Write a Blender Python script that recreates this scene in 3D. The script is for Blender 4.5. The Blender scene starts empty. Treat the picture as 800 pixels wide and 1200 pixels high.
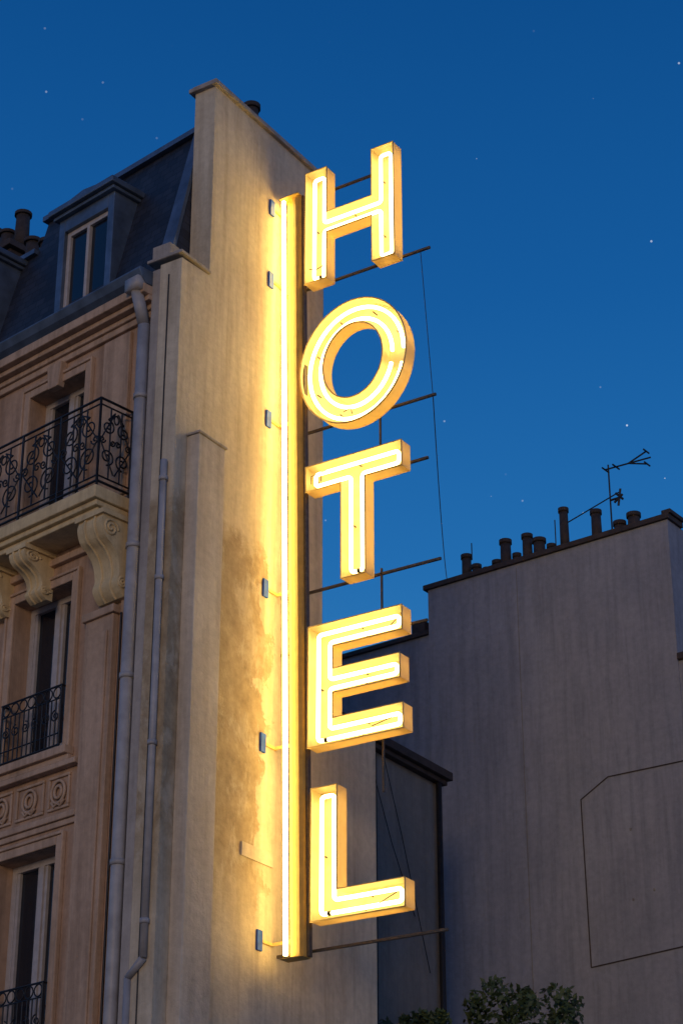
import bpy, bmesh, math, random
from mathutils import Vector, Matrix
random.seed(7)
sc=bpy.context.scene
sc.view_settings.view_transform='Standard'; sc.view_settings.look='None'; sc.view_settings.exposure=0

# ---------------------------------------------------------------- materials
def newmat(name):
    m=bpy.data.materials.new(name); m.use_nodes=True
    nt=m.node_tree; b=nt.nodes["Principled BSDF"]; return m,nt,b
def N(nt,t,**k):
    n=nt.nodes.new(t)
    for a,v in k.items(): setattr(n,a,v)
    return n
def ramp(nt,fac,stops,interp='LINEAR'):
    r=N(nt,"ShaderNodeValToRGB"); r.color_ramp.interpolation=interp
    e=r.color_ramp.elements
    while len(e)<len(stops): e.new(0.5)
    for i,(p,c) in enumerate(stops):
        e[i].position=p; e[i].color=(c[0],c[1],c[2],1) if len(c)==3 else c
    nt.links.new(fac,r.inputs[0]); return r.outputs[0]
def math_(nt,op,a,b=None,clamp=False):
    n=N(nt,"ShaderNodeMath",operation=op); n.use_clamp=clamp
    for i,v in enumerate((a,b)):
        if v is None: continue
        if isinstance(v,(int,float)): n.inputs[i].default_value=v
        else: nt.links.new(v,n.inputs[i])
    return n.outputs[0]
def mixc(nt,fac,a,b,mode='MIX'):
    n=N(nt,"ShaderNodeMix",data_type='RGBA',blend_type=mode)
    if isinstance(fac,(int,float)): n.inputs[0].default_value=fac
    else: nt.links.new(fac,n.inputs[0])
    for i,v in ((6,a),(7,b)):
        if isinstance(v,tuple): n.inputs[i].default_value=(v[0],v[1],v[2],1)
        else: nt.links.new(v,n.inputs[i])
    return n.outputs[2]
def noise(nt,vec,scale,detail=4,rough=.55,dist=0):
    n=N(nt,"ShaderNodeTexNoise"); n.inputs["Scale"].default_value=scale; n.inputs["Detail"].default_value=detail
    n.inputs["Roughness"].default_value=rough; n.inputs["Distortion"].default_value=dist
    nt.links.new(vec,n.inputs["Vector"]); return n.outputs["Fac"]
def mapping(nt,vec,scale=(1,1,1),loc=(0,0,0)):
    n=N(nt,"ShaderNodeMapping"); n.inputs["Scale"].default_value=scale; n.inputs["Location"].default_value=loc
    nt.links.new(vec,n.inputs["Vector"]); return n.outputs[0]
def bump(nt,b,h,strength=.3,dist=.02):
    n=N(nt,"ShaderNodeBump"); n.inputs["Strength"].default_value=strength; n.inputs["Distance"].default_value=dist
    nt.links.new(h,n.inputs["Height"]); nt.links.new(n.outputs[0],b.inputs["Normal"])
def plaster(name,c1,c2,stain=(.2,.17,.14),amt=.5,rough=.9,patch=False):
    m,nt,b=newmat(name); co=N(nt,"ShaderNodeTexCoord").outputs["Object"]
    n1=noise(nt,co,.7,3,.6); col=ramp(nt,n1,[(.35,c1),(.65,c2)])
    st=noise(nt,mapping(nt,co,(5,5,.35)),1.3,4,.65)
    sf=ramp(nt,st,[(.44,(0,0,0)),(.70,(1,1,1))])
    col=mixc(nt,math_(nt,'MULTIPLY',sf,amt),col,stain)
    f=noise(nt,co,9,4,.65)
    h=f
    if patch:
        sp=N(nt,"ShaderNodeSeparateXYZ"); nt.links.new(co,sp.inputs[0])
        nn=noise(nt,co,1.6,5,.65)
        zz=math_(nt,'ADD',sp.outputs[2],math_(nt,'MULTIPLY',math_(nt,'SUBTRACT',nn,.5),.9))
        z1=ramp(nt,math_(nt,'DIVIDE',zz,30.0),[(.4525,(1,1,1)),(.4545,(0,0,0))])
        zlo=ramp(nt,math_(nt,'DIVIDE',zz,30.0),[(.27,(0,0,0)),(.31,(1,1,1))])
        yy=math_(nt,'ADD',sp.outputs[1],math_(nt,'MULTIPLY',math_(nt,'SUBTRACT',nn,.5),-1.8))
        y1=ramp(nt,math_(nt,'DIVIDE',yy,10.0),[(.200,(1,1,1)),(.207,(0,0,0))])
        blot=ramp(nt,noise(nt,mapping(nt,co,(1,1,.6)),2.1,6,.7,.3),[(.40,(.35,.35,.35)),(.50,(1,1,1))])
        msk=math_(nt,'MULTIPLY',math_(nt,'MULTIPLY',math_(nt,'MULTIPLY',z1,zlo),y1),blot)
        pc=ramp(nt,noise(nt,co,4,4,.7),[(.3,(.25,.18,.10)),(.7,(.48,.38,.24))])
        col=mixc(nt,math_(nt,'MULTIPLY',msk,.82),col,pc)
        h=math_(nt,'SUBTRACT',f,math_(nt,'MULTIPLY',msk,.7))
    col=mixc(nt,.26,col,ramp(nt,f,[(.3,(.25,.25,.25)),(.7,(1,1,1))]),'MULTIPLY')
    nt.links.new(col,b.inputs["Base Color"]); b.inputs["Roughness"].default_value=rough
    bump(nt,b,h,.45,.025); return m
def simple(name,c,rough=.6,metal=0,var=.25,scale=8):
    m,nt,b=newmat(name); co=N(nt,"ShaderNodeTexCoord").outputs["Object"]
    d=tuple(x*(1-var) for x in c); l=tuple(min(1,x*(1+var)) for x in c)
    n=noise(nt,co,scale,3,.6)
    nt.links.new(ramp(nt,n,[(.3,d),(.7,l)]),b.inputs["Base Color"])
    b.inputs["Roughness"].default_value=rough; b.inputs["Metallic"].default_value=metal
    return m
def emit(name,c,s):
    m=bpy.data.materials.new(name); m.use_nodes=True; nt=m.node_tree; nt.nodes.clear()
    e=N(nt,"ShaderNodeEmission"); o=N(nt,"ShaderNodeOutputMaterial"); e.inputs[0].default_value=(*c,1); e.inputs[1].default_value=s
    nt.links.new(e.outputs[0],o.inputs[0]); return m

M_gable=plaster("gable_plaster",(.58,.51,.39),(.68,.61,.48),(.34,.27,.18),.48,patch=True)
M_strip=plaster("party_wall_render",(.36,.33,.31),(.45,.42,.39),(.20,.18,.17),.6)
M_butt=plaster("buttress_render",(.57,.50,.41),(.67,.60,.50),(.36,.30,.23),.5)
M_fac=plaster("facade_render",(.44,.29,.195),(.54,.37,.26),(.22,.14,.09),.6)
M_trim=plaster("facade_trim_stone",(.50,.35,.24),(.60,.43,.31),(.25,.165,.11),.55)
M_cream=plaster("balcony_stone",(.68,.53,.29),(.78,.63,.37),(.32,.24,.14),.4)
M_right=plaster("stucco_grey",(.245,.265,.325),(.30,.32,.385),(.155,.165,.20),.55)
M_court=plaster("courtyard_stucco",(.19,.185,.18),(.24,.23,.225),(.11,.11,.11),.5)
M_zinc=simple("zinc",(.13,.17,.23),.45,.6,.3,3)
M_pipe=simple("painted_pipe",(.34,.34,.36),.5,0,.2,4)
M_iron=simple("wrought_iron",(.012,.013,.018),.45,.3,.3,20)
M_frame=simple("window_paint",(.42,.39,.38),.5,0,.12,10)
M_dark=simple("dark_metal",(.02,.02,.022),.5,.3,.3,10)
M_pot=simple("chimney_pot_clay",(.035,.027,.028),.8,0,.35,10)
M_coping=simple("dark_coping",(.04,.03,.03),.8,0,.35,6)
M_blue=simple("blue_paint",(.012,.09,.45),.5,0,.25,12)
M_ret=simple("sign_return_metal",(.66,.47,.16),.42,0,.16,12)
M_mast=simple("mast_gold_paint",(.44,.29,.06),.5,0,.14,6)
M_steel=simple("bracket_steel",(.10,.08,.06),.5,.4,.3,15)
M_tube=emit("neon_tube",(1.0,.72,.28),12.0)
M_tube2=emit("neon_tube_mast",(1.0,.62,.16),30.0)
M_pan,nt,b=newmat("sign_cream_enamel"); co_=N(nt,"ShaderNodeTexCoord").outputs["Object"]
cc=ramp(nt,noise(nt,co_,6,3,.6),[(.3,(.66,.53,.25)),(.7,(.76,.63,.33))]); nt.links.new(cc,b.inputs["Base Color"]); b.inputs["Roughness"].default_value=.5
tr=N(nt,"ShaderNodeBsdfTranslucent"); tr.inputs[0].default_value=(.85,.56,.18,1); mxs=N(nt,"ShaderNodeMixShader"); mxs.inputs[0].default_value=.27
o_=nt.nodes["Material Output"]; nt.links.new(b.outputs[0],mxs.inputs[1]); nt.links.new(tr.outputs[0],mxs.inputs[2]); nt.links.new(mxs.outputs[0],o_.inputs[0])
m,nt,b=newmat("window_glass"); b.inputs["Base Color"].default_value=(.012,.016,.025,1); b.inputs["Roughness"].default_value=.06
co=N(nt,"ShaderNodeTexCoord").outputs["Object"]; bump(nt,b,noise(nt,co,1.2,2),.08,.05); M_glass=m
m,nt,b=newmat("curtain"); b.inputs["Base Color"].default_value=(.25,.23,.22,1); M_curt=m
m,nt,b=newmat("slate"); co=N(nt,"ShaderNodeTexCoord").outputs["Object"]
sp=N(nt,"ShaderNodeSeparateXYZ"); nt.links.new(co,sp.inputs[0]); cb=N(nt,"ShaderNodeCombineXYZ")
nt.links.new(sp.outputs[0],cb.inputs[0]); nt.links.new(sp.outputs[2],cb.inputs[1])
br=N(nt,"ShaderNodeTexBrick"); nt.links.new(cb.outputs[0],br.inputs["Vector"]); br.inputs["Scale"].default_value=1
br.inputs["Brick Width"].default_value=.2; br.inputs["Row Height"].default_value=.13; br.inputs["Mortar Size"].default_value=.006
br.inputs["Color1"].default_value=(.014,.019,.036,1); br.inputs["Color2"].default_value=(.030,.037,.060,1); br.inputs["Mortar"].default_value=(.006,.007,.01,1)
nt.links.new(mixc(nt,.6,br.outputs["Color"],ramp(nt,noise(nt,co,2,4),[(.3,(.5,.5,.5)),(.7,(1,1,1))]),'MULTIPLY'),b.inputs["Base Color"])
b.inputs["Roughness"].default_value=.55; bump(nt,b,br.outputs["Fac"],-.5,.01); M_slate=m
M_asph=simple("asphalt",(.05,.05,.052),.9,0,.3,40)
M_pave=simple("pavement_stone",(.22,.21,.20),.85,0,.2,6)
M_white=simple("road_paint",(.6,.6,.58),.7,0,.15,20)
M_ground=simple("ground_earth",(.07,.065,.06),.95,0,.3,2)
M_leaf=simple("leaves",(.035,.06,.02),.6,0,.5,3)
M_bark=simple("bark",(.08,.06,.045),.9,0,.3,12)

# ---------------------------------------------------------------- builders
def empty(name,loc=(0,0,0)):
    e=bpy.data.objects.new(name,None); e.empty_display_size=.3; sc.collection.objects.link(e); e.location=loc; return e
I4=Matrix.Identity(4)
class MB:
    def __init__(s): s.v=[]; s.f=[]
    def box(s,x0,x1,y0,y1,z0,z1):
        if x0>x1:x0,x1=x1,x0
        if y0>y1:y0,y1=y1,y0
        if z0>z1:z0,z1=z1,z0
        n=len(s.v); s.v+=[(x0,y0,z0),(x1,y0,z0),(x1,y1,z0),(x0,y1,z0),(x0,y0,z1),(x1,y0,z1),(x1,y1,z1),(x0,y1,z1)]
        s.f+=[(n,n+3,n+2,n+1),(n+4,n+5,n+6,n+7),(n,n+1,n+5,n+4),(n+1,n+2,n+6,n+5),(n+2,n+3,n+7,n+6),(n+3,n,n+4,n+7)]; return s
    def prism(s,pts,axis,a,b):
        def mk(p,t): return {'x':(t,p[0],p[1]),'y':(p[0],t,p[1]),'z':(p[0],p[1],t)}[axis]
        n=len(s.v);k=len(pts); s.v+=[mk(p,a) for p in pts]+[mk(p,b) for p in pts]
        s.f+=[tuple(range(n,n+k)),tuple(range(n+2*k-1,n+k-1,-1))]
        for i in range(k):
            j=(i+1)%k; s.f.append((n+i,n+k+i,n+k+j,n+j))
        return s
    def cyl(s,p0,p1,r0,r1=None,seg=14):
        r1=r0 if r1 is None else r1
        p0=Vector(p0);p1=Vector(p1);d=(p1-p0).normalized()
        a=d.orthogonal().normalized(); b=d.cross(a); n=len(s.v)
        for p,r in ((p0,r0),(p1,r1)):
            for i in range(seg):
                t=2*math.pi*i/seg; s.v.append(tuple(p+a*math.cos(t)*r+b*math.sin(t)*r))
        s.f+=[tuple(range(n+seg-1,n-1,-1)),tuple(range(n+seg,n+2*seg))]
        for i in range(seg):
            j=(i+1)%seg; s.f.append((n+i,n+j,n+seg+j,n+seg+i))
        return s
    def done(s,name,mat,parent=None,mx=I4,bevel=0,smooth=False):
        me=bpy.data.meshes.new(name); me.from_pydata(s.v,[],s.f); me.materials.append(mat)
        bm=bmesh.new(); bm.from_mesh(me); bmesh.ops.recalc_face_normals(bm,faces=bm.faces); bm.to_mesh(me); bm.free()
        o=bpy.data.objects.new(name,me); sc.collection.objects.link(o); o.matrix_basis=mx
        if parent: o.parent=parent
        if bevel:
            md=o.modifiers.new("b",'BEVEL'); md.width=bevel; md.segments=2; md.limit_method='ANGLE'; md.angle_limit=math.radians(50)
        if smooth:
            for p in me.polygons: p.use_smooth=len(p.vertices)==4
        return o
def curve(name,paths,r,mat,parent=None,mx=I4,res=3):
    c=bpy.data.curves.new(name,'CURVE'); c.dimensions='3D'; c.bevel_depth=r; c.bevel_resolution=res; c.use_fill_caps=True
    for pts,cyc in paths:
        sp=c.splines.new('POLY'); sp.points.add(len(pts)-1)
        for i,p in enumerate(pts): sp.points[i].co=(*p,1)
        sp.use_cyclic_u=cyc
    c.materials.append(mat); o=bpy.data.objects.new(name,c); sc.collection.objects.link(o); o.matrix_basis=mx
    if parent: o.parent=parent
    return o
def clip_right(o,lim=-.37):
    for v in o.data.vertices:
        xm=(lim-.172*v.co.y)/.985
        if v.co.x>xm: v.co.x=xm
    return o

# ---------------------------------------------------------------- apartment building
apt=empty("apartment_building")
FM=Matrix.Rotation(math.radians(-9.9),4,'Z')       # facade frame: x right, y inward
XL=-10.6
bays=[-2.52-2.15*k for k in range(4)]
HW=.60
floors=[(.25,2.9),(3.6,6.0),(6.65,9.35),(10.62,12.98),(13.87,16.2)]
w=MB()
edges=sorted([b-HW for b in bays]+[b+HW for b in bays])
cut=[XL]+edges+[-.45]
for i in range(0,len(cut),2): w.box(cut[i],cut[i+1],0,.4,0,16.9)
for b in bays:
    z=0
    for (a,c) in floors:
        w.box(b-HW,b+HW,0,.4,z,a); z=c
    w.box(b-HW,b+HW,0,.4,z,16.9)
w.done("facade_wall",M_fac,apt,FM)
clip_right(MB().box(XL,-.5,.9,3.0,0,17.0).done("building_body",M_fac,apt,FM),-.40)
MB().box(XL,XL+.3,.41,.89,0,16.9).done("side_wall",M_fac,apt,FM)
fr=MB(); gl=MB(); cu=MB()
for b in bays:
    for (a,c) in floors:
        y=.26
        fr.box(b-HW,b-HW+.09,y,y+.1,a,c); fr.box(b+HW-.09,b+HW,y,y+.1,a,c)
        fr.box(b-HW+.09,b+HW-.09,y,y+.1,c-.09,c); fr.box(b-HW+.09,b+HW-.09,y,y+.1,a,a+.12)
        fr.box(b-.045,b+.045,y-.015,y+.08,a+.12,c-.09)
        for q in (-1,1):
            x0=b+q*.045; x1=b+q*(HW-.09)
            fr.box(x0+q*0,x0+q*.05,y+.012,y+.07,a+.12,c-.09); fr.box(x1-q*.05,x1,y+.012,y+.07,a+.12,c-.09)
            fr.box(x0+q*.05,x1-q*.05,y+.012,y+.07,a+.12,a+.26)
        gl.box(b-HW+.05,b+HW-.05,y+.06,y+.068,a+.05,c-.05)
        cu.box(b-HW+.05,b+HW-.05,.60,.62,a,c)
fr.done("window_frames",M_frame,apt,FM,.006); gl.done("window_glass",M_glass,apt,FM); cu.done("curtains",M_curt,apt,FM)
t=MB()
def ring(b,a,c,wd,pr):
    t.box(b-HW-wd,b-HW-.002,-pr,.0,a,c+wd); t.box(b+HW+.002,b+HW+wd,-pr,.0,a,c+wd); t.box(b-HW,b+HW,-pr,0,c+.002,c+wd)
for b in bays:
    for i,(a,c) in enumerate(floors):
        if i==0: continue
        ring(b,a,c,.12,.045); 
        t.box(b-HW-.16,b-HW-.121,-.07,0,a,c+.16); t.box(b+HW+.121,b+HW+.16,-.07,0,a,c+.16); t.box(b-HW-.12,b+HW+.12,-.07,0,c+.121,c+.16)
    t.prism([(b-.11,16.12),(b+.11,16.12),(b+.16,16.5),(b-.16,16.5)],'y',-.12,-.0)
    t.box(b-HW-.2,b+HW+.2,-.16,0,10.50,10.61); t.box(b-HW-.2,b+HW+.2,-.10,0,10.42,10.498)
    t.box(b-HW-.2,b+HW+.2,-.16,0,6.53,6.64)
for z0,z1,p in ((10.34,10.415,.12),(9.66,9.74,.07),(9.58,9.655,.04),(16.50,16.60,.06),(13.30,13.40,.08),(6.30,6.42,.1),(3.05,3.2,.14)):
    t.box(XL,-1.56,-p,0,z0,z1)
t.box(-1.56,-.5,-.06,0,16.50,16.60)
for b in bays:
    for x0,x1 in ((b-.78,b-.36),(b-.28,b+.28),(b+.36,b+.78)):
        t.box(x0,x1,-.03,0,9.82,9.86); t.box(x0,x1,-.03,0,10.24,10.28); t.box(x0,x0+.04,-.03,0,9.861,10.239); t.box(x1-.04,x1,-.03,0,9.861,10.239)
t.box(-1.52,-.98,-.10,0,0,12.22); t.box(-1.44,-1.06,-.13,-.1,6.6,12.0); t.box(-1.56,-.94,-.14,0,12.221,12.33)
t.box(-.92,-.75,-.04,0,0,13.4)
t.box(-1.52,-.98,-.06,0,13.95,16.45)
for z0,z1,p in ((16.60,16.68,.10),(16.681,16.76,.20),(16.761,16.90,.30)):
    t.box(XL,-.47,-p,.39,z0+.0,z1)
t.done("facade_mouldings",M_trim,apt,FM,.012)
md=[]
for b in bays:
    for xx in (b-.57,b,b+.57):
        for rr in (.13,.07):
            md.append(([(xx+math.cos(a)*rr,-.03,10.05+math.sin(a)*rr*1.15) for a in [i*math.pi/9 for i in range(18)]],True))
        md.append(([(xx-.12,-.03,9.93),(xx-.06,-.03,9.86),(xx,-.03,9.9),(xx+.06,-.03,9.86),(xx+.12,-.03,9.93)],False))
curve("frieze_medallions",md,.022,M_trim,apt,FM,1)
g=MB(); g.prism([(-.34,16.99),(-.40,17.1),(-.38,17.13),(-.05,17.13),(.05,17.05),(.05,16.91),(-.25,16.91)],'x',XL,-.47); g.done("gutter",M_zinc,apt,FM,.01)
mn=MB(); mn.prism([(.06,17.1),(.75,20.0),(3.0,20.40),(3.0,17.01),(.06,17.01)],'x',-4.0,-.37)
mn.prism([(.06,17.1),(.60,19.35),(3.0,19.75),(3.0,17.01),(.06,17.01)],'x',XL,-4.0); clip_right(mn.done("mansard_roof",M_slate,apt,FM))
clip_right(MB().box(-4.05,-.37,.66,.86,20.0,20.09).box(XL,-4.02,.52,.72,19.35,19.43).done("roof_ridge_flashing",M_zinc,apt,FM))
fl=MB(); fl.prism([(.0,17.12),(.69,20.02),(.78,20.02),(.08,17.12)],'x',-.66,-.372); clip_right(fl.done("zinc_flashing",M_zinc,apt,FM))
dz=MB(); dc=MB(); df=MB(); dg=MB()
for k in range(4):
    x0=-2.90-2.68*k; x1=x0+1.22
    if x0<XL: continue
    y0=.10
    dz.prism([(y0,17.14),(y0,19.2),(.75,19.2),(.3,17.14)],'x',x0,x0+.13); dz.prism([(y0,17.14),(y0,19.2),(.75,19.2),(.3,17.14)],'x',x1-.13,x1)
    dz.box(x0+.13,x1-.13,y0,.7,18.95,19.2); dz.box(x0+.13,x1-.13,y0,.3,17.14,17.3)
    dc.box(x0-.11,x1+.11,-.05,.95,19.24,19.34); dc.box(x0-.06,x1+.06,.02,.93,19.18,19.24)
    dc.prism([(x0-.05,19.34),(x1+.05,19.34),((x0+x1)/2,19.44)],'y',.0,.95)
    a,c=17.3,18.95; b=(x0+x1)/2; hw=(x1-x0)/2-.13; y=.16
    df.box(b-hw,b-hw+.07,y,y+.1,a,c); df.box(b+hw-.07,b+hw,y,y+.1,a,c); df.box(b-hw+.07,b+hw-.07,y,y+.1,c-.08,c); df.box(b-hw+.07,b+hw-.07,y,y+.1,a,a+.1); df.box(b-.03,b+.03,y-.01,y+.09,a+.1,c-.08)
    dg.box(b-hw+.02,b+hw-.02,y+.05,y+.06,a,c); 
dz.done("dormer_walls",M_zinc,apt,FM,.01); dc.done("dormer_caps",M_zinc,apt,FM,.015); df.done("dormer_window_frames",M_frame,apt,FM,.008); dg.done("dormer_glass",M_glass,apt,FM)
ch=MB(); ch.box(-9.6,-6.9,2.2,2.8,19.5,21.55); ch.box(-9.7,-6.8,2.1,2.9,21.55,21.67); ch.box(-6.6,-5.7,2.0,2.5,19.5,20.9); ch.done("roof_chimney_stack",M_coping,apt,FM,.01)
cp=MB()
for i in range(7):
    x=-7.0-.4*i; h=.72 if i%2==0 else .5; cp.cyl((x,2.5,21.67),(x,2.5,21.67+h),.14,.12); cp.cyl((x,2.5,21.67+h),(x,2.5,21.73+h),.155)
for x,h in ((-6.4,.55),(-6.0,.35)):
    cp.cyl((x,2.3,20.9),(x,2.3,20.9+h),.13,.12); cp.cyl((x,2.3,20.9+h),(x,2.3,20.97+h),.16)
cp.done("roof_chimney_pots",M_pot,apt,FM,0,True)
B=MB(); B.box(XL,-.86,-.62,0,13.66,13.84); B.box(XL,-.90,-.56,0,13.58,13.659); B.box(XL,-.94,-.50,0,13.50,13.579); B.done("balcony_slab",M_cream,apt,FM,.015)
def smoothpoly(pts,n=5):
    out=[]
    P=[Vector(p) for p in pts]
    for i in range(len(P)-1):
        p0=P[max(i-1,0)];p1=P[i];p2=P[i+1];p3=P[min(i+2,len(P)-1)]
        for k in range(n):
            t=k/n; out.append(tuple(.5*((2*p1)+(-p0+p2)*t+(2*p0-5*p1+4*p2-p3)*t*t+(-p0+3*p1-3*p2+p3)*t**3)))
    out.append(tuple(P[-1])); return out
K=MB(); Ks=[]
prof=smoothpoly([(-.50,13.40),(-.53,13.27),(-.47,13.10),(-.33,12.99),(-.23,12.85),(-.19,12.66),(-.22,12.52),(-.17,12.41),(-.10,12.34)])
def console(x0,x1,sc_=1,ztop=13.499):
    pr=[(-.52*1,ztop),(-.52,ztop-.05)]+[(p[0],ztop-(13.45-p[1])*sc_) for p in prof]+[(0,ztop-(13.45-12.34)*sc_),(0,ztop)]
    K.prism(pr,'x',x0,x1); K.box(x0-.04,x1+.04,-.55,0,ztop-.07,ztop-.001)
    for xx in (x0,x1):
        for (cy,cz,R) in ((-.37,13.22,.13),(-.13,12.52,.085)):
            n=22; Ks.append(([(xx,cy*1+math.cos(a*.6)*R*(1-a/24),ztop-(13.45-cz-math.sin(a*.6)*R*(1-a/24))*sc_) for a in range(n)],False))
    for xx in (x0+(x1-x0)*.3,x0+(x1-x0)*.7):
        Ks.append(([(xx,p[0]-.005,ztop-(13.45-p[1])*sc_) for p in prof],False))
console(-1.28,-.80)
for b in bays: console(b-.16,b+.16,.62,13.499)
for k in range(1,4): console(-1.28-2.15*k-.1,-.8-2.15*k-.25,.62)
K.done("balcony_consoles",M_cream,apt,FM,.012); curve("console_scrolls",Ks,.02,M_cream,apt,FM,1)
def spiral(cx,cz,R,turns,start,sgn,n=26,y=0):
    return [(cx+math.cos(start+sgn*t*turns*2*math.pi)*R*(1-.82*t),y,cz+math.sin(start+sgn*t*turns*2*math.pi)*R*(1-.82*t)) for t in [i/(n-1) for i in range(n)]]
def scrollpanel(x0,z0,wd,h,mp):
    out=[]
    cx=x0+wd/2
    for sg in (-1,1):
        q=cx+sg*wd*.24
        out.append(spiral(q,z0+h*.72,wd*.20,1.6,math.pi/2,sg)); out.append(spiral(q,z0+h*.30,wd*.22,1.6,-math.pi/2,-sg))
        out.append([(q+sg*0,0,z0+h*.72+wd*.2),(q-sg*wd*.2,0,z0+h*.95)]); out.append([(cx+sg*wd*.02,0,z0+h*.08),(q+sg*wd*.22,0,z0+h*.5),(cx+sg*wd*.04,0,z0+h*.95)])
        out.append(spiral(cx+sg*wd*.40,z0+h*.52,wd*.10,1.3,0,sg,16)); out.append(spiral(cx+sg*wd*.08,z0+h*.52,wd*.09,1.3,math.pi,-sg,16))
    out.append([(cx+math.cos(a)*wd*.07,0,z0+h*.86+math.sin(a)*h*.06) for a in [i*math.pi/6 for i in range(13)]])
    return [[mp(p) for p in pa] for pa in out]
thick=[];thin=[]
rz0,rz1=13.92,15.15
yb=-.57; xr=-.90
def add_run(mp,L,npan):
    for z in (rz0,rz1): thick.append(([mp((0,0,z)),mp((L,0,z))],False))
    thin.append(([mp((0,0,rz1-.09)),mp((L,0,rz1-.09))],False)); thin.append(([mp((0,0,rz0+.08)),mp((L,0,rz0+.08))],False))
    for i in range(npan+1): thick.append(([mp((L*i/npan,0,rz0-.1)),mp((L*i/npan,0,rz1))],False))
    for i in range(npan):
        for pa in scrollpanel(L*i/npan,rz0+.08,L/npan,rz1-rz0-.17,mp): thin.append((pa,False))
        for k in (0.33,.67): thin.append(([mp((L*(i+k)/npan,0,rz0+.08)),mp((L*(i+k)/npan,0,rz1-.09))],False))
add_run(lambda p:(xr-p[0],yb+p[1],p[2]),9.6,12)
add_run(lambda p:(xr,yb+p[0],p[2]),.56,1)
curve("balcony_railing_bars",thick,.018,M_iron,apt,FM,1); curve("balcony_railing_scrolls",thin,.012,M_iron,apt,FM,1)
thick=[];thin=[]
for b in bays:
    for (z0,z1) in ((10.66,11.48),(6.7,7.62)):
        y=-.10
        for z in (z0,z1): thick.append(([(b-HW-.02,y,z),(b+HW+.02,y,z)],False))
        thin.append(([(b-HW,y,z1-.18),(b+HW,y,z1-.18)],False)); thin.append(([(b-HW,y,z0+.16),(b+HW,y,z0+.16)],False))
        for s_ in (-1,1):
            thick.append(([(b+s_*HW,y,z0-.04),(b+s_*HW,y,z1)],False)); thick.append(([(b+s_*HW,y,z1),(b+s_*HW,0.02,z1)],False)); 
        n=13
        for i in range(1,n): thin.append(([(b-HW+2*HW*i/n,y,z0),(b-HW+2*HW*i/n,y,z1-.18)],False))
        for i in range(7):
            cx=b-HW+2*HW*(i+.5)/7; thin.append(([(cx+math.cos(a)*.075,y,z1-.09+math.sin(a)*.075) for a in [k*math.pi/6 for k in range(12)]],True))
        for i in range(6):
            cx=b-HW+2*HW*(i+.5)/6; thin.append((spiral(cx,(z0+z1)/2,.085,1.5,math.pi/2,1 if i%2 else -1,18,y),False))
curve("window_railing_bars",thick,.014,M_iron,apt,FM,1); curve("window_railing_scrolls",thin,.010,M_iron,apt,FM,1)

# gable / party wall (world axes)
gw=MB(); gw.prism([(-.06,0),(4.82,0),(4.82,11.78),(3.44,11.80),(3.43,20.5),(.57,20.5),(.57,17.25),(-.06,17.2)],'x',-.36,0)
gw.done("gable_wall",M_gable,apt,I4)
MB().box(-.50,-.362,-.06,.5,0,17.15).done("party_wall_end",M_strip,apt,I4,.01)
wb=MB(); wb.box(-6,-.362,3.42,4.81,0,11.75); wb.done("rear_wing",M_strip,apt,I4)
MB().box(-6,-.362,2.9,3.41,0,20.3).done("rear_wall",M_strip,apt,I4)
c=MB(); c.box(-.44,.06,.50,3.50,20.5,20.57); c.box(-.40,.03,.54,3.46,20.571,20.62); c.done("gable_coping",M_strip,apt,I4,.012)
c=MB(); c.box(-.56,.04,-.12,.56,17.252,17.30); c.box(-.5,-.2,-.08,.3,17.30,17.52); c.done("party_wall_cap",M_strip,apt,I4,.012)
c=MB(); c.box(.0,.20,.20,.78,0,14.55); c.done("wall_buttress",M_butt,apt,I4,.01)
c=MB(); c.box(-.01,.225,.175,.80,14.551,14.585); c.done("buttress_cap",M_strip,apt,I4,.008)
c=MB(); c.box(-6.0,.05,3.45,4.88,11.805,11.87); c.done("wing_roof_edge",M_coping,apt,I4)
cp=MB(); cp.cyl((-.6,2.3,20.3),(-.6,2.3,21.42),.11); cp.cyl((-.6,2.3,21.42),(-.6,2.3,21.50),.14); cp.done("gable_chimney_pot",M_pot,apt,I4,0,True)
c=MB(); c.box(0,.025,1.6,2.3,9.24,9.42); c.done("plaster_repair",M_butt,apt,I4,.004)
p=MB()
xa=-.62
p.cyl((xa,-.13,0),(xa,-.13,16.35),.085,None,18); p.cyl((xa,-.13,16.35),(xa,-.30,16.85),.085,None,18); p.box(xa-.13,xa+.13,-.4,-.2,16.8,16.99)
for z in (1.5,4,6.4,8.8,11.2,13.0,15.2): p.cyl((xa,-.13,z),(xa,-.13,z+.07),.10,None,18)
p.done("rain_downpipe",M_pipe,apt,FM,0,True)
p=MB(); xa=-.10
p.cyl((xa,-.13,7.6),(xa,-.13,14.1),.045,None,14)
for z in (8,10.2,12.4,13.8): p.cyl((xa,-.13,z),(xa,-.13,z+.06),.06)
p.cyl((xa,-.13,7.6),(-.35,-.13,7.4),.045); p.cyl((-.35,-.13,7.4),(-.35,-.13,0),.045)
p.done("vent_pipe",M_pipe,apt,FM,0,True)
curve("wall_cables",[([(-.32,-.08,0),(-.33,-.08,9),(-.31,-.08,13),(-.33,-.08,17.1)],False),([(-.22,-.09,0),(-.2,-.09,17)],False),([(-.86,-.06,0),(-.87,-.06,12.2)],False)],.016,M_dark,apt,FM,1)

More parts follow.
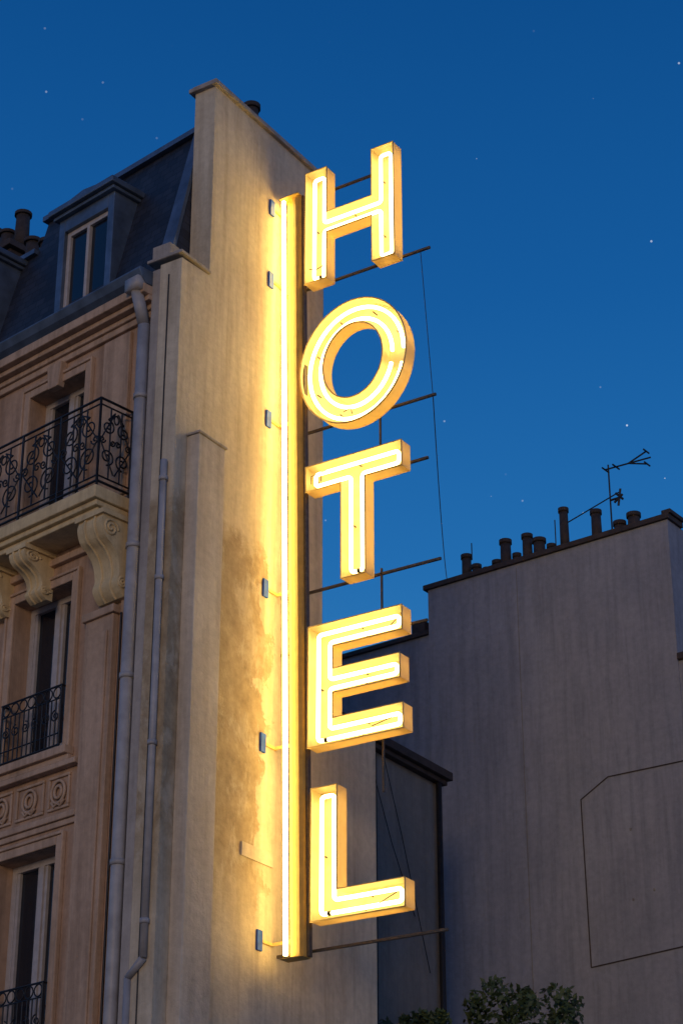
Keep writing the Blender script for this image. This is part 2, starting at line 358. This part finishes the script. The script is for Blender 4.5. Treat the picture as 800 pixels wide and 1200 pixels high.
# ---------------------------------------------------------------- hotel sign
sign=empty("hotel_sign")
F,Bk=2.12,2.35
def inset(poly,d):
    n=len(poly); out=[]
    for i in range(n):
        a=Vector(poly[i-1]);b=Vector(poly[i]);c=Vector(poly[(i+1)%n])
        e1=(b-a).normalized(); e2=(c-b).normalized(); n1=Vector((-e1.y,e1.x)); n2=Vector((-e2.y,e2.x))
        k=(n1+n2); k=k/ (1+n1.dot(n2)); out.append(tuple(b+k*d))
    return out
def rounded(poly,r):
    out=[];n=len(poly)
    for i in range(n):
        a=Vector(poly[i-1]);b=Vector(poly[i]);c=Vector(poly[(i+1)%n])
        p=b+(a-b).normalized()*r; q=b+(c-b).normalized()*r
        for k in range(4):
            t=k/3; out.append(tuple(p*(1-t)**2+b*2*t*(1-t)+q*t*t))
    return out
def tray(name,loops,par):
    bm=bmesh.new()
    allv=[]
    for L in loops:
        vf=[bm.verts.new((x,F,z)) for x,z in L]; vb=[bm.verts.new((x,Bk,z)) for x,z in L]; allv.append(vb)
        for i in range(len(L)):
            j=(i+1)%len(L); bm.faces.new((vf[i],vf[j],vb[j],vb[i]))
    if len(loops)==1: bm.faces.new(allv[0])
    else:
        A,Bv=allv
        for i in range(len(A)):
            j=(i+1)%len(A); bm.faces.new((A[i],A[j],Bv[j],Bv[i]))
    bmesh.ops.recalc_face_normals(bm,faces=bm.faces)
    me=bpy.data.meshes.new(name); bm.to_mesh(me); bm.free(); me.materials.append(M_pan)
    o=bpy.data.objects.new(name,me); sc.collection.objects.link(o); o.parent=par
    return o
def rimtube(name,loops,par): curve(name,[([(x,F,z) for x,z in L],True) for L in loops],.012,M_ret,par,I4,1)
def H(x0,x1,z0,z1,w,c0,c1): return [(x0,z0),(x0+w,z0),(x0+w,c0),(x1-w,c0),(x1-w,z0),(x1,z0),(x1,z1),(x1-w,z1),(x1-w,c1),(x0+w,c1),(x0+w,z1),(x0,z1)]
letters={}
letters['h']=[H(.54,2.05,17.74,19.66,.37,18.52,18.86)]
cx,cz,rx,rz=1.35,16.24,.87,.97
NE=48
ell=lambda k,d: [(cx+math.cos(2*math.pi*i/NE)*(rx-d),cz+math.sin(2*math.pi*i/NE)*(rz-d)) for i in range(NE)]
letters['o']=[ell(0,0),ell(0,.38)]
letters['t']=[[(1.16,12.95),(1.54,12.95),(1.54,14.38),(2.12,14.38),(2.12,14.76),(.59,14.76),(.59,14.38),(1.16,14.38)]]
letters['e']=[[(.65,10.68),(2.09,10.68),(2.09,11.02),(1.03,11.02),(1.03,11.37),(2.05,11.37),(2.05,11.70),(1.03,11.70),(1.03,12.02),(2.09,12.02),(2.09,12.36),(.65,12.36)]]
letters['l']=[[(.71,8.40),(2.08,8.40),(2.08,8.76),(1.10,8.76),(1.10,10.12),(.71,10.12)]]
ends=MB()
for k,loops in letters.items():
    tray("letter_%s_tray"%k,loops,sign); rimtube("letter_%s_rim"%k,loops,sign)
    yt=F+.10
    if k=='o':
        tubes=[([(x,yt,z) for x,z in ell(0,.10)],True),([(x,yt,z) for x,z in ell(0,.28)],True)]
        tubes=[(t_[0][:-1],False) for t_ in tubes]
    else:
        lp=rounded(inset(loops[0],.10),.05)
        tubes=[([(x,yt,z) for x,z in lp],True)]
    curve("letter_%s_neon"%k,tubes,.027,M_tube,sign,I4,1)
    L=inset(loops[0],.10) if k!='o' else ell(0,.10)[::6]
    for i in range(len(L)):
        a=Vector(L[i]); b_=Vector(L[(i+1)%len(L)]); mdp=a.lerp(b_,.5)
        ends.cyl((mdp.x,yt+.015,mdp.y),(mdp.x,Bk-.01,mdp.y),.008,None,6)
    if k!='o':
        a=Vector(L[0]); b_=Vector(L[1]); d_=(b_-a).normalized()
        q=a+d_*.1; ends.cyl((q.x,yt,q.y),(q.x+d_.x*.05,yt,q.y+d_.y*.05),.031,None,8)
ends.done("tube_supports",M_dark,sign)
curve("letter_wiring",[
 ([(.60,2.15,18.0),(.72,2.13,17.93),(.84,2.15,17.98)],False),
 ([(1.18,2.15,15.47),(1.3,2.15,15.50),(1.33,2.15,15.40)],False),([(.66,2.15,14.5),(.66,2.15,14.62),(.75,2.15,14.62)],False),([(.82,2.15,14.5),(.82,2.15,14.64),(.9,2.15,14.64)],False),
 ([(1.9,2.15,12.12),(2.0,2.15,12.2)],False),([(1.6,2.15,10.8),(1.9,2.15,10.86)],False),
 ([(1.7,2.15,8.5),(1.95,2.15,8.6)],False)],.007,M_dark,sign,I4,1)
def shx(z): return (19.37-z)*.0172
def shear(o):
    for v in o.data.vertices: v.co.x+=shx(v.co.z)
m1=MB(); z0,z1=8.0,19.37
m1.prism([(.160,2.215),(.23,2.215),(.27,2.175),(.34,2.155),(.395,2.165),(.415,2.19),(.415,2.28),(.160,2.28)],'z',z0,z1)
m1.box(.08,.42,2.10,2.285,z1,z1+.012); m1.box(.08,.42,2.10,2.285,z0-.012,z0)
o=m1.done("mast_channel",M_mast,sign,I4); shear(o)
mt=[]
zz=z1-.03
while zz>z0+.2:
    ze=max(zz-2.25,z0+.03); mt.append(([(.135+shx(zz),2.15,zz),(.135+shx(ze),2.15,ze)],False)); zz=ze-.012
curve("mast_neon",mt,.031,M_tube2,sign,I4,1)
m2=MB()
m2.box(.42,.455,2.19,2.27,z0,z1); o=m2.done("mast_spine",M_steel,sign,I4,.004); shear(o)
bk=MB(); bs=MB()
for z in (19.2,17.95,15.65,13.05,10.85,8.25):
    x=shx(z); bk.box(.002,.03,1.97,2.08,z-.13,z+.13); bs.box(.031,.17+x,2.286,2.31,z-.02,z+.02); bs.box(.002,.03,2.081,2.33,z-.02,z+.02)
bk.done("mast_brackets",M_blue,sign,I4,.005); bs.done("mast_bracket_arms",M_ret,sign,I4)
rd=MB()
for z,xe in ((19.45,1.9),(17.86,2.46),(15.48,2.5),(14.55,2.36),(13.02,2.52),(12.2,2.3),(8.12,2.5)):
    rd.box(.02,xe,2.40,2.435,z-.018,z+.018)
for z0_,z1_ in ((14.6,15.4),(12.2,13.1),(10.0,10.8)): rd.box(1.60,1.625,2.40,2.43,z0_,z1_)
rd.done("support_arms",M_steel,sign,I4,.003)
curve("stay_wires",[([(2.3,2.42,17.86),(2.45,2.42,15.48)],False)],.005,M_dark,sign,I4,1)

# ---------------------------------------------------------------- courtyard building
court=empty("courtyard_building")
MB().box(-6,-1.5,4.95,9.15,0,12.58).done("courtyard_wall",M_court,court,I4)
c=MB(); c.box(-6.1,-1.38,4.9,9.27,12.58,12.66); c.box(-6.1,-1.30,4.9,9.32,12.661,12.80); c.done("roof_edge",M_coping,court,I4,.01)
p=MB(); p.cyl((-1.42,9.05,0),(-1.42,9.05,12.58),.05); p.done("drain_pipe",M_dark,court,I4,0,True)
curve("hanging_cables",[([(-1.46,6.9,12.6),(-1.44,7.6,11.2),(-1.46,8.3,10.2)],False),([(-1.46,7.4,12.6),(-1.44,7.9,11.4),(-1.44,8.7,9.4)],False),([(-1.46,7.2,12.6),(-1.46,7.2,6)],False)],.008,M_dark,court,I4,1)

# ---------------------------------------------------------------- grey building
rb=empty("rendered_building")
RM=Matrix.Translation((0,12,0))@Matrix.Rotation(math.radians(-4.2),4,'Z')
w=MB(); w.box(-3.42,1.71,0,7,0,17.68); w.done("main_wall",M_right,rb,RM)
w=MB(); w.box(-9,-3.42,.03,7,0,16.78); w.box(1.71,7,.03,7,0,15.0); w.done("side_wings",M_right,rb,RM)
c=MB(); c.box(-3.5,1.76,-.06,.5,17.68,17.78); c.box(-9,-3.43,-.03,.5,16.78,16.87); c.box(1.715,7,-.05,.6,15.0,15.12); c.box(1.62,1.80,-.04,.5,17.781,17.86)
c.box(-3.85,-3.55,.05,.4,16.87,17.12); c.done("coping",M_coping,rb,RM,.01)
s=MB(); s.box(-1.45,-1.438,-.006,0,5,17.6); s.done("wall_seam",M_court,rb,RM)
curve("wall_outline_cable",[([(-.30,-.01,10.02),(-.33,-.01,12.92),(.22,-.01,13.22),(1.69,-.01,13.2)],False),([(-.30,-.01,10.02),(1.69,-.01,10.12)],False)],.011,M_coping,rb,RM,1)
sp_=MB()
for x,z in ((.55,11.0),(.58,12.2),(.95,11.1)): sp_.box(x,x+.03,-.02,0,z,z+.04)
sp_.done("wall_vents",M_court,rb,RM)
cp=MB()
def pot(px,h,r=.10):
    x=-3.44+(px-500)*.01836; y=.3
    cp.cyl((x,y,17.7),(x,y,17.78+h*1.02),r,r*.9); cp.cyl((x,y,17.72+h*1.02),(x,y,17.80+h*1.02),r*1.12)
for px,h,r in ((539,.52,.10),(551,.26,.09),(563,.14,.07),(576,.22,.09),(587,.58,.11),(600,.24,.08),(613,.56,.10),(627,.40,.12),(641,.22,.08),(657,.86,.09),(694,.62,.10),(720,.26,.11),(736,.34,.12)): pot(px,h,r)
cp.done("chimney_pots",M_pot,rb,RM,0,True)
curve("chimney_rods",[([(-2.6,.3,18.2),(-2.6,.3,18.55)],False),([(-.75,.3,17.7),(-.75,.3,18.5)],False),([(-.55,.3,18.35),(.62,.3,18.66)],False)],.012,M_dark,rb,RM,1)
ant=empty("tv_antenna")
boom=[([(.44,.3,17.7),(.44,.3,19.28)],False),([(.36,.3,19.20),(1.32,.3,19.16)],False)]
for i,x in enumerate((.38,.60)): boom.append(([(x,.3-.12,19.19),(x,.3+.12,19.19)],False))
for s_ in (-1,1):
    boom.append(([(.86,.3,19.18),(1.24,.3,19.18+s_*.13)],False)); boom.append(([(1.24,.2,19.18+s_*.13),(1.24,.4,19.18+s_*.13)],False))
curve("antenna_mast_and_boom",boom,.016,M_dark,ant,RM,2)
boom=[([(.44,.3,18.55),(.66,.3,18.55)],False),([(.60,.3,18.40),(.66,.3,18.72)],False),([(.52,.3,18.48),(.70,.3,18.60)],False),([(.56,.3,18.66),(.70,.3,18.50)],False)]
curve("lower_antenna",boom,.022,M_dark,ant,RM,2)
cab=empty("overhead_cable")
P0=Vector((2.45,2.42,15.5)); P1=RM@Vector((-3.1,.2,17.8))
curve("cable_span",[([tuple(P0.lerp(P1,t/20)+Vector((0,0,-.5*4*(t/20)*(1-t/20)))) for t in range(21)],False)],.007,M_dark,cab,I4,1)

# ---------------------------------------------------------------- trees
def tree(loc,top,R,name="tree"):
    e=empty(name); x,y=loc
    tk=MB(); tk.cyl((x,y,0),(x+.05,y,top*.55),.16,.10); 
    for i in range(9):
        a=i*2.4; h=top*(.45+.04*i); rr=R*.7
        tk.cyl((x+.04,y,h),(x+math.cos(a)*rr,y+math.sin(a)*rr,h+R*.9),.05,.015,8)
    tk.done("trunk_and_limbs",M_bark,e,I4,0,True)
    lf=MB(); cz=top-R*1.45
    clumps=[(x+random.uniform(-R,R)*.75,y+random.uniform(-R,R)*.75,cz+random.uniform(-1,.7)*R*1.0,random.uniform(.25,.45)*R) for _ in range(28)]
    clumps+=[(x+random.uniform(-R,R)*.62,y+random.uniform(-R,R)*.5,top-R*random.uniform(.15,.9),random.uniform(.12,.24)*R) for _ in range(26)]
    for (a,b_,c_,r) in clumps:
        for _ in range(int(50+200*r)):
            d=Vector((random.gauss(0,1),random.gauss(0,1),random.gauss(0,1.9))).normalized()*r*random.random()**.3*random.uniform(.8,1.35)
            p=Vector((a,b_,c_))+d
            u_=Vector((random.gauss(0,1),random.gauss(0,1),random.gauss(0,1))).normalized(); v_=u_.orthogonal().normalized()
            s_=random.uniform(.035,.07); n=len(lf.v)
            lf.v+=[tuple(p-u_*s_),tuple(p+v_*s_*.5),tuple(p+u_*s_),tuple(p-v_*s_*.5)]; lf.f.append((n,n+1,n+2,n+3))
    me=bpy.data.meshes.new("foliage"); me.from_pydata(lf.v,[],lf.f); me.materials.append(M_leaf)
    o=bpy.data.objects.new("foliage",me); sc.collection.objects.link(o); o.parent=e
tree((.65,8.0),8.82,1.2); tree((-.33,6.4),8.2,.7)

# ---------------------------------------------------------------- ground
def sheet(name,x0,x1,y0,y1,z,mat):
    me=bpy.data.meshes.new(name); me.from_pydata([(x0,y0,z),(x1,y0,z),(x1,y1,z),(x0,y1,z)],[],[(0,1,2,3)]); me.materials.append(mat)
    o=bpy.data.objects.new(name,me); sc.collection.objects.link(o); return o
sheet("ground",-400,400,-400,400,-.13,M_ground)
sheet("road",-200,200,-14,-3.6,-.126,M_asph)
MB().box(-200,200,-3.6,30,-.12,-.004).done("pavement",M_pave,None,I4,.01)
MB().box(-200,200,-30,-14,-.12,0).done("pavement",M_pave,None,I4,.01)
ln=MB()
for i in range(-30,30): ln.box(i*5,i*5+2.5,-8.86,-8.74,-.122,-.118)
ln.done("road_marking",M_white)

# ---------------------------------------------------------------- sky & light
wd=bpy.data.worlds.new("World"); sc.world=wd; wd.use_nodes=True; nt=wd.node_tree; nt.nodes.clear()
out=N(nt,"ShaderNodeOutputWorld"); bg=N(nt,"ShaderNodeBackground"); nt.links.new(bg.outputs[0],out.inputs[0])
tc=N(nt,"ShaderNodeTexCoord").outputs["Generated"]; sp=N(nt,"ShaderNodeSeparateXYZ"); nt.links.new(tc,sp.inputs[0])
g=ramp(nt,sp.outputs[2],[(0.0,(.33,.28,.27)),(.12,(.21,.25,.36)),(.30,(.035,.22,.52)),(.42,(.014,.145,.42)),(.53,(.006,.100,.335)),(.68,(.002,.062,.235)),(1.0,(.001,.035,.14))])
sky=N(nt,"ShaderNodeTexSky"); sky.sky_type='NISHITA'; sky.sun_disc=False; sky.sun_elevation=math.radians(3); sky.sun_rotation=math.radians(145)
base=mixc(nt,.002,g,sky.outputs[0],'ADD')
vo=N(nt,"ShaderNodeTexVoronoi"); vo.inputs["Scale"].default_value=84; nt.links.new(tc,vo.inputs["Vector"])
star=math_(nt,'LESS_THAN',vo.outputs["Distance"],.045)
spc=N(nt,"ShaderNodeSeparateColor"); nt.links.new(vo.outputs["Color"],spc.inputs[0])
br_=math_(nt,'MULTIPLY',star,math_(nt,'POWER',spc.outputs[0],2.0))
col=mixc(nt,math_(nt,'MULTIPLY',br_,.65),base,(.75,.85,1.0))
nt.links.new(col,bg.inputs[0]); bg.inputs[1].default_value=1
sl=bpy.data.lights.new("dusk_glow_fill",'SUN'); sl.energy=.64; sl.color=(1.0,.69,.43); sl.angle=math.radians(14)  # added warm lamp, stands in for afterglow and unseen street lamps on the facade
so=bpy.data.objects.new("dusk_glow_fill",sl); sc.collection.objects.link(so)
sd=Vector((.42,-.90,.08)).normalized(); so.rotation_euler=sd.to_track_quat('Z','Y').to_euler()

# ---------------------------------------------------------------- camera
pitch=math.radians(26.2); head=math.radians(122.8)
d=Vector((math.cos(head)*math.cos(pitch),math.sin(head)*math.cos(pitch),math.sin(pitch))); r=Vector((math.sin(head),-math.cos(head),0)); u=r.cross(d)
cd=bpy.data.cameras.new("camera"); cd.sensor_fit='VERTICAL'; cd.sensor_height=36; cd.lens=36*2437/1200; cd.clip_end=2000
co=bpy.data.objects.new("camera",cd); sc.collection.objects.link(co)
mx=Matrix((r,u,-d)).transposed().to_4x4(); mx.translation=Vector((14.742,-18.939,1.6)); co.matrix_world=mx
sc.camera=co
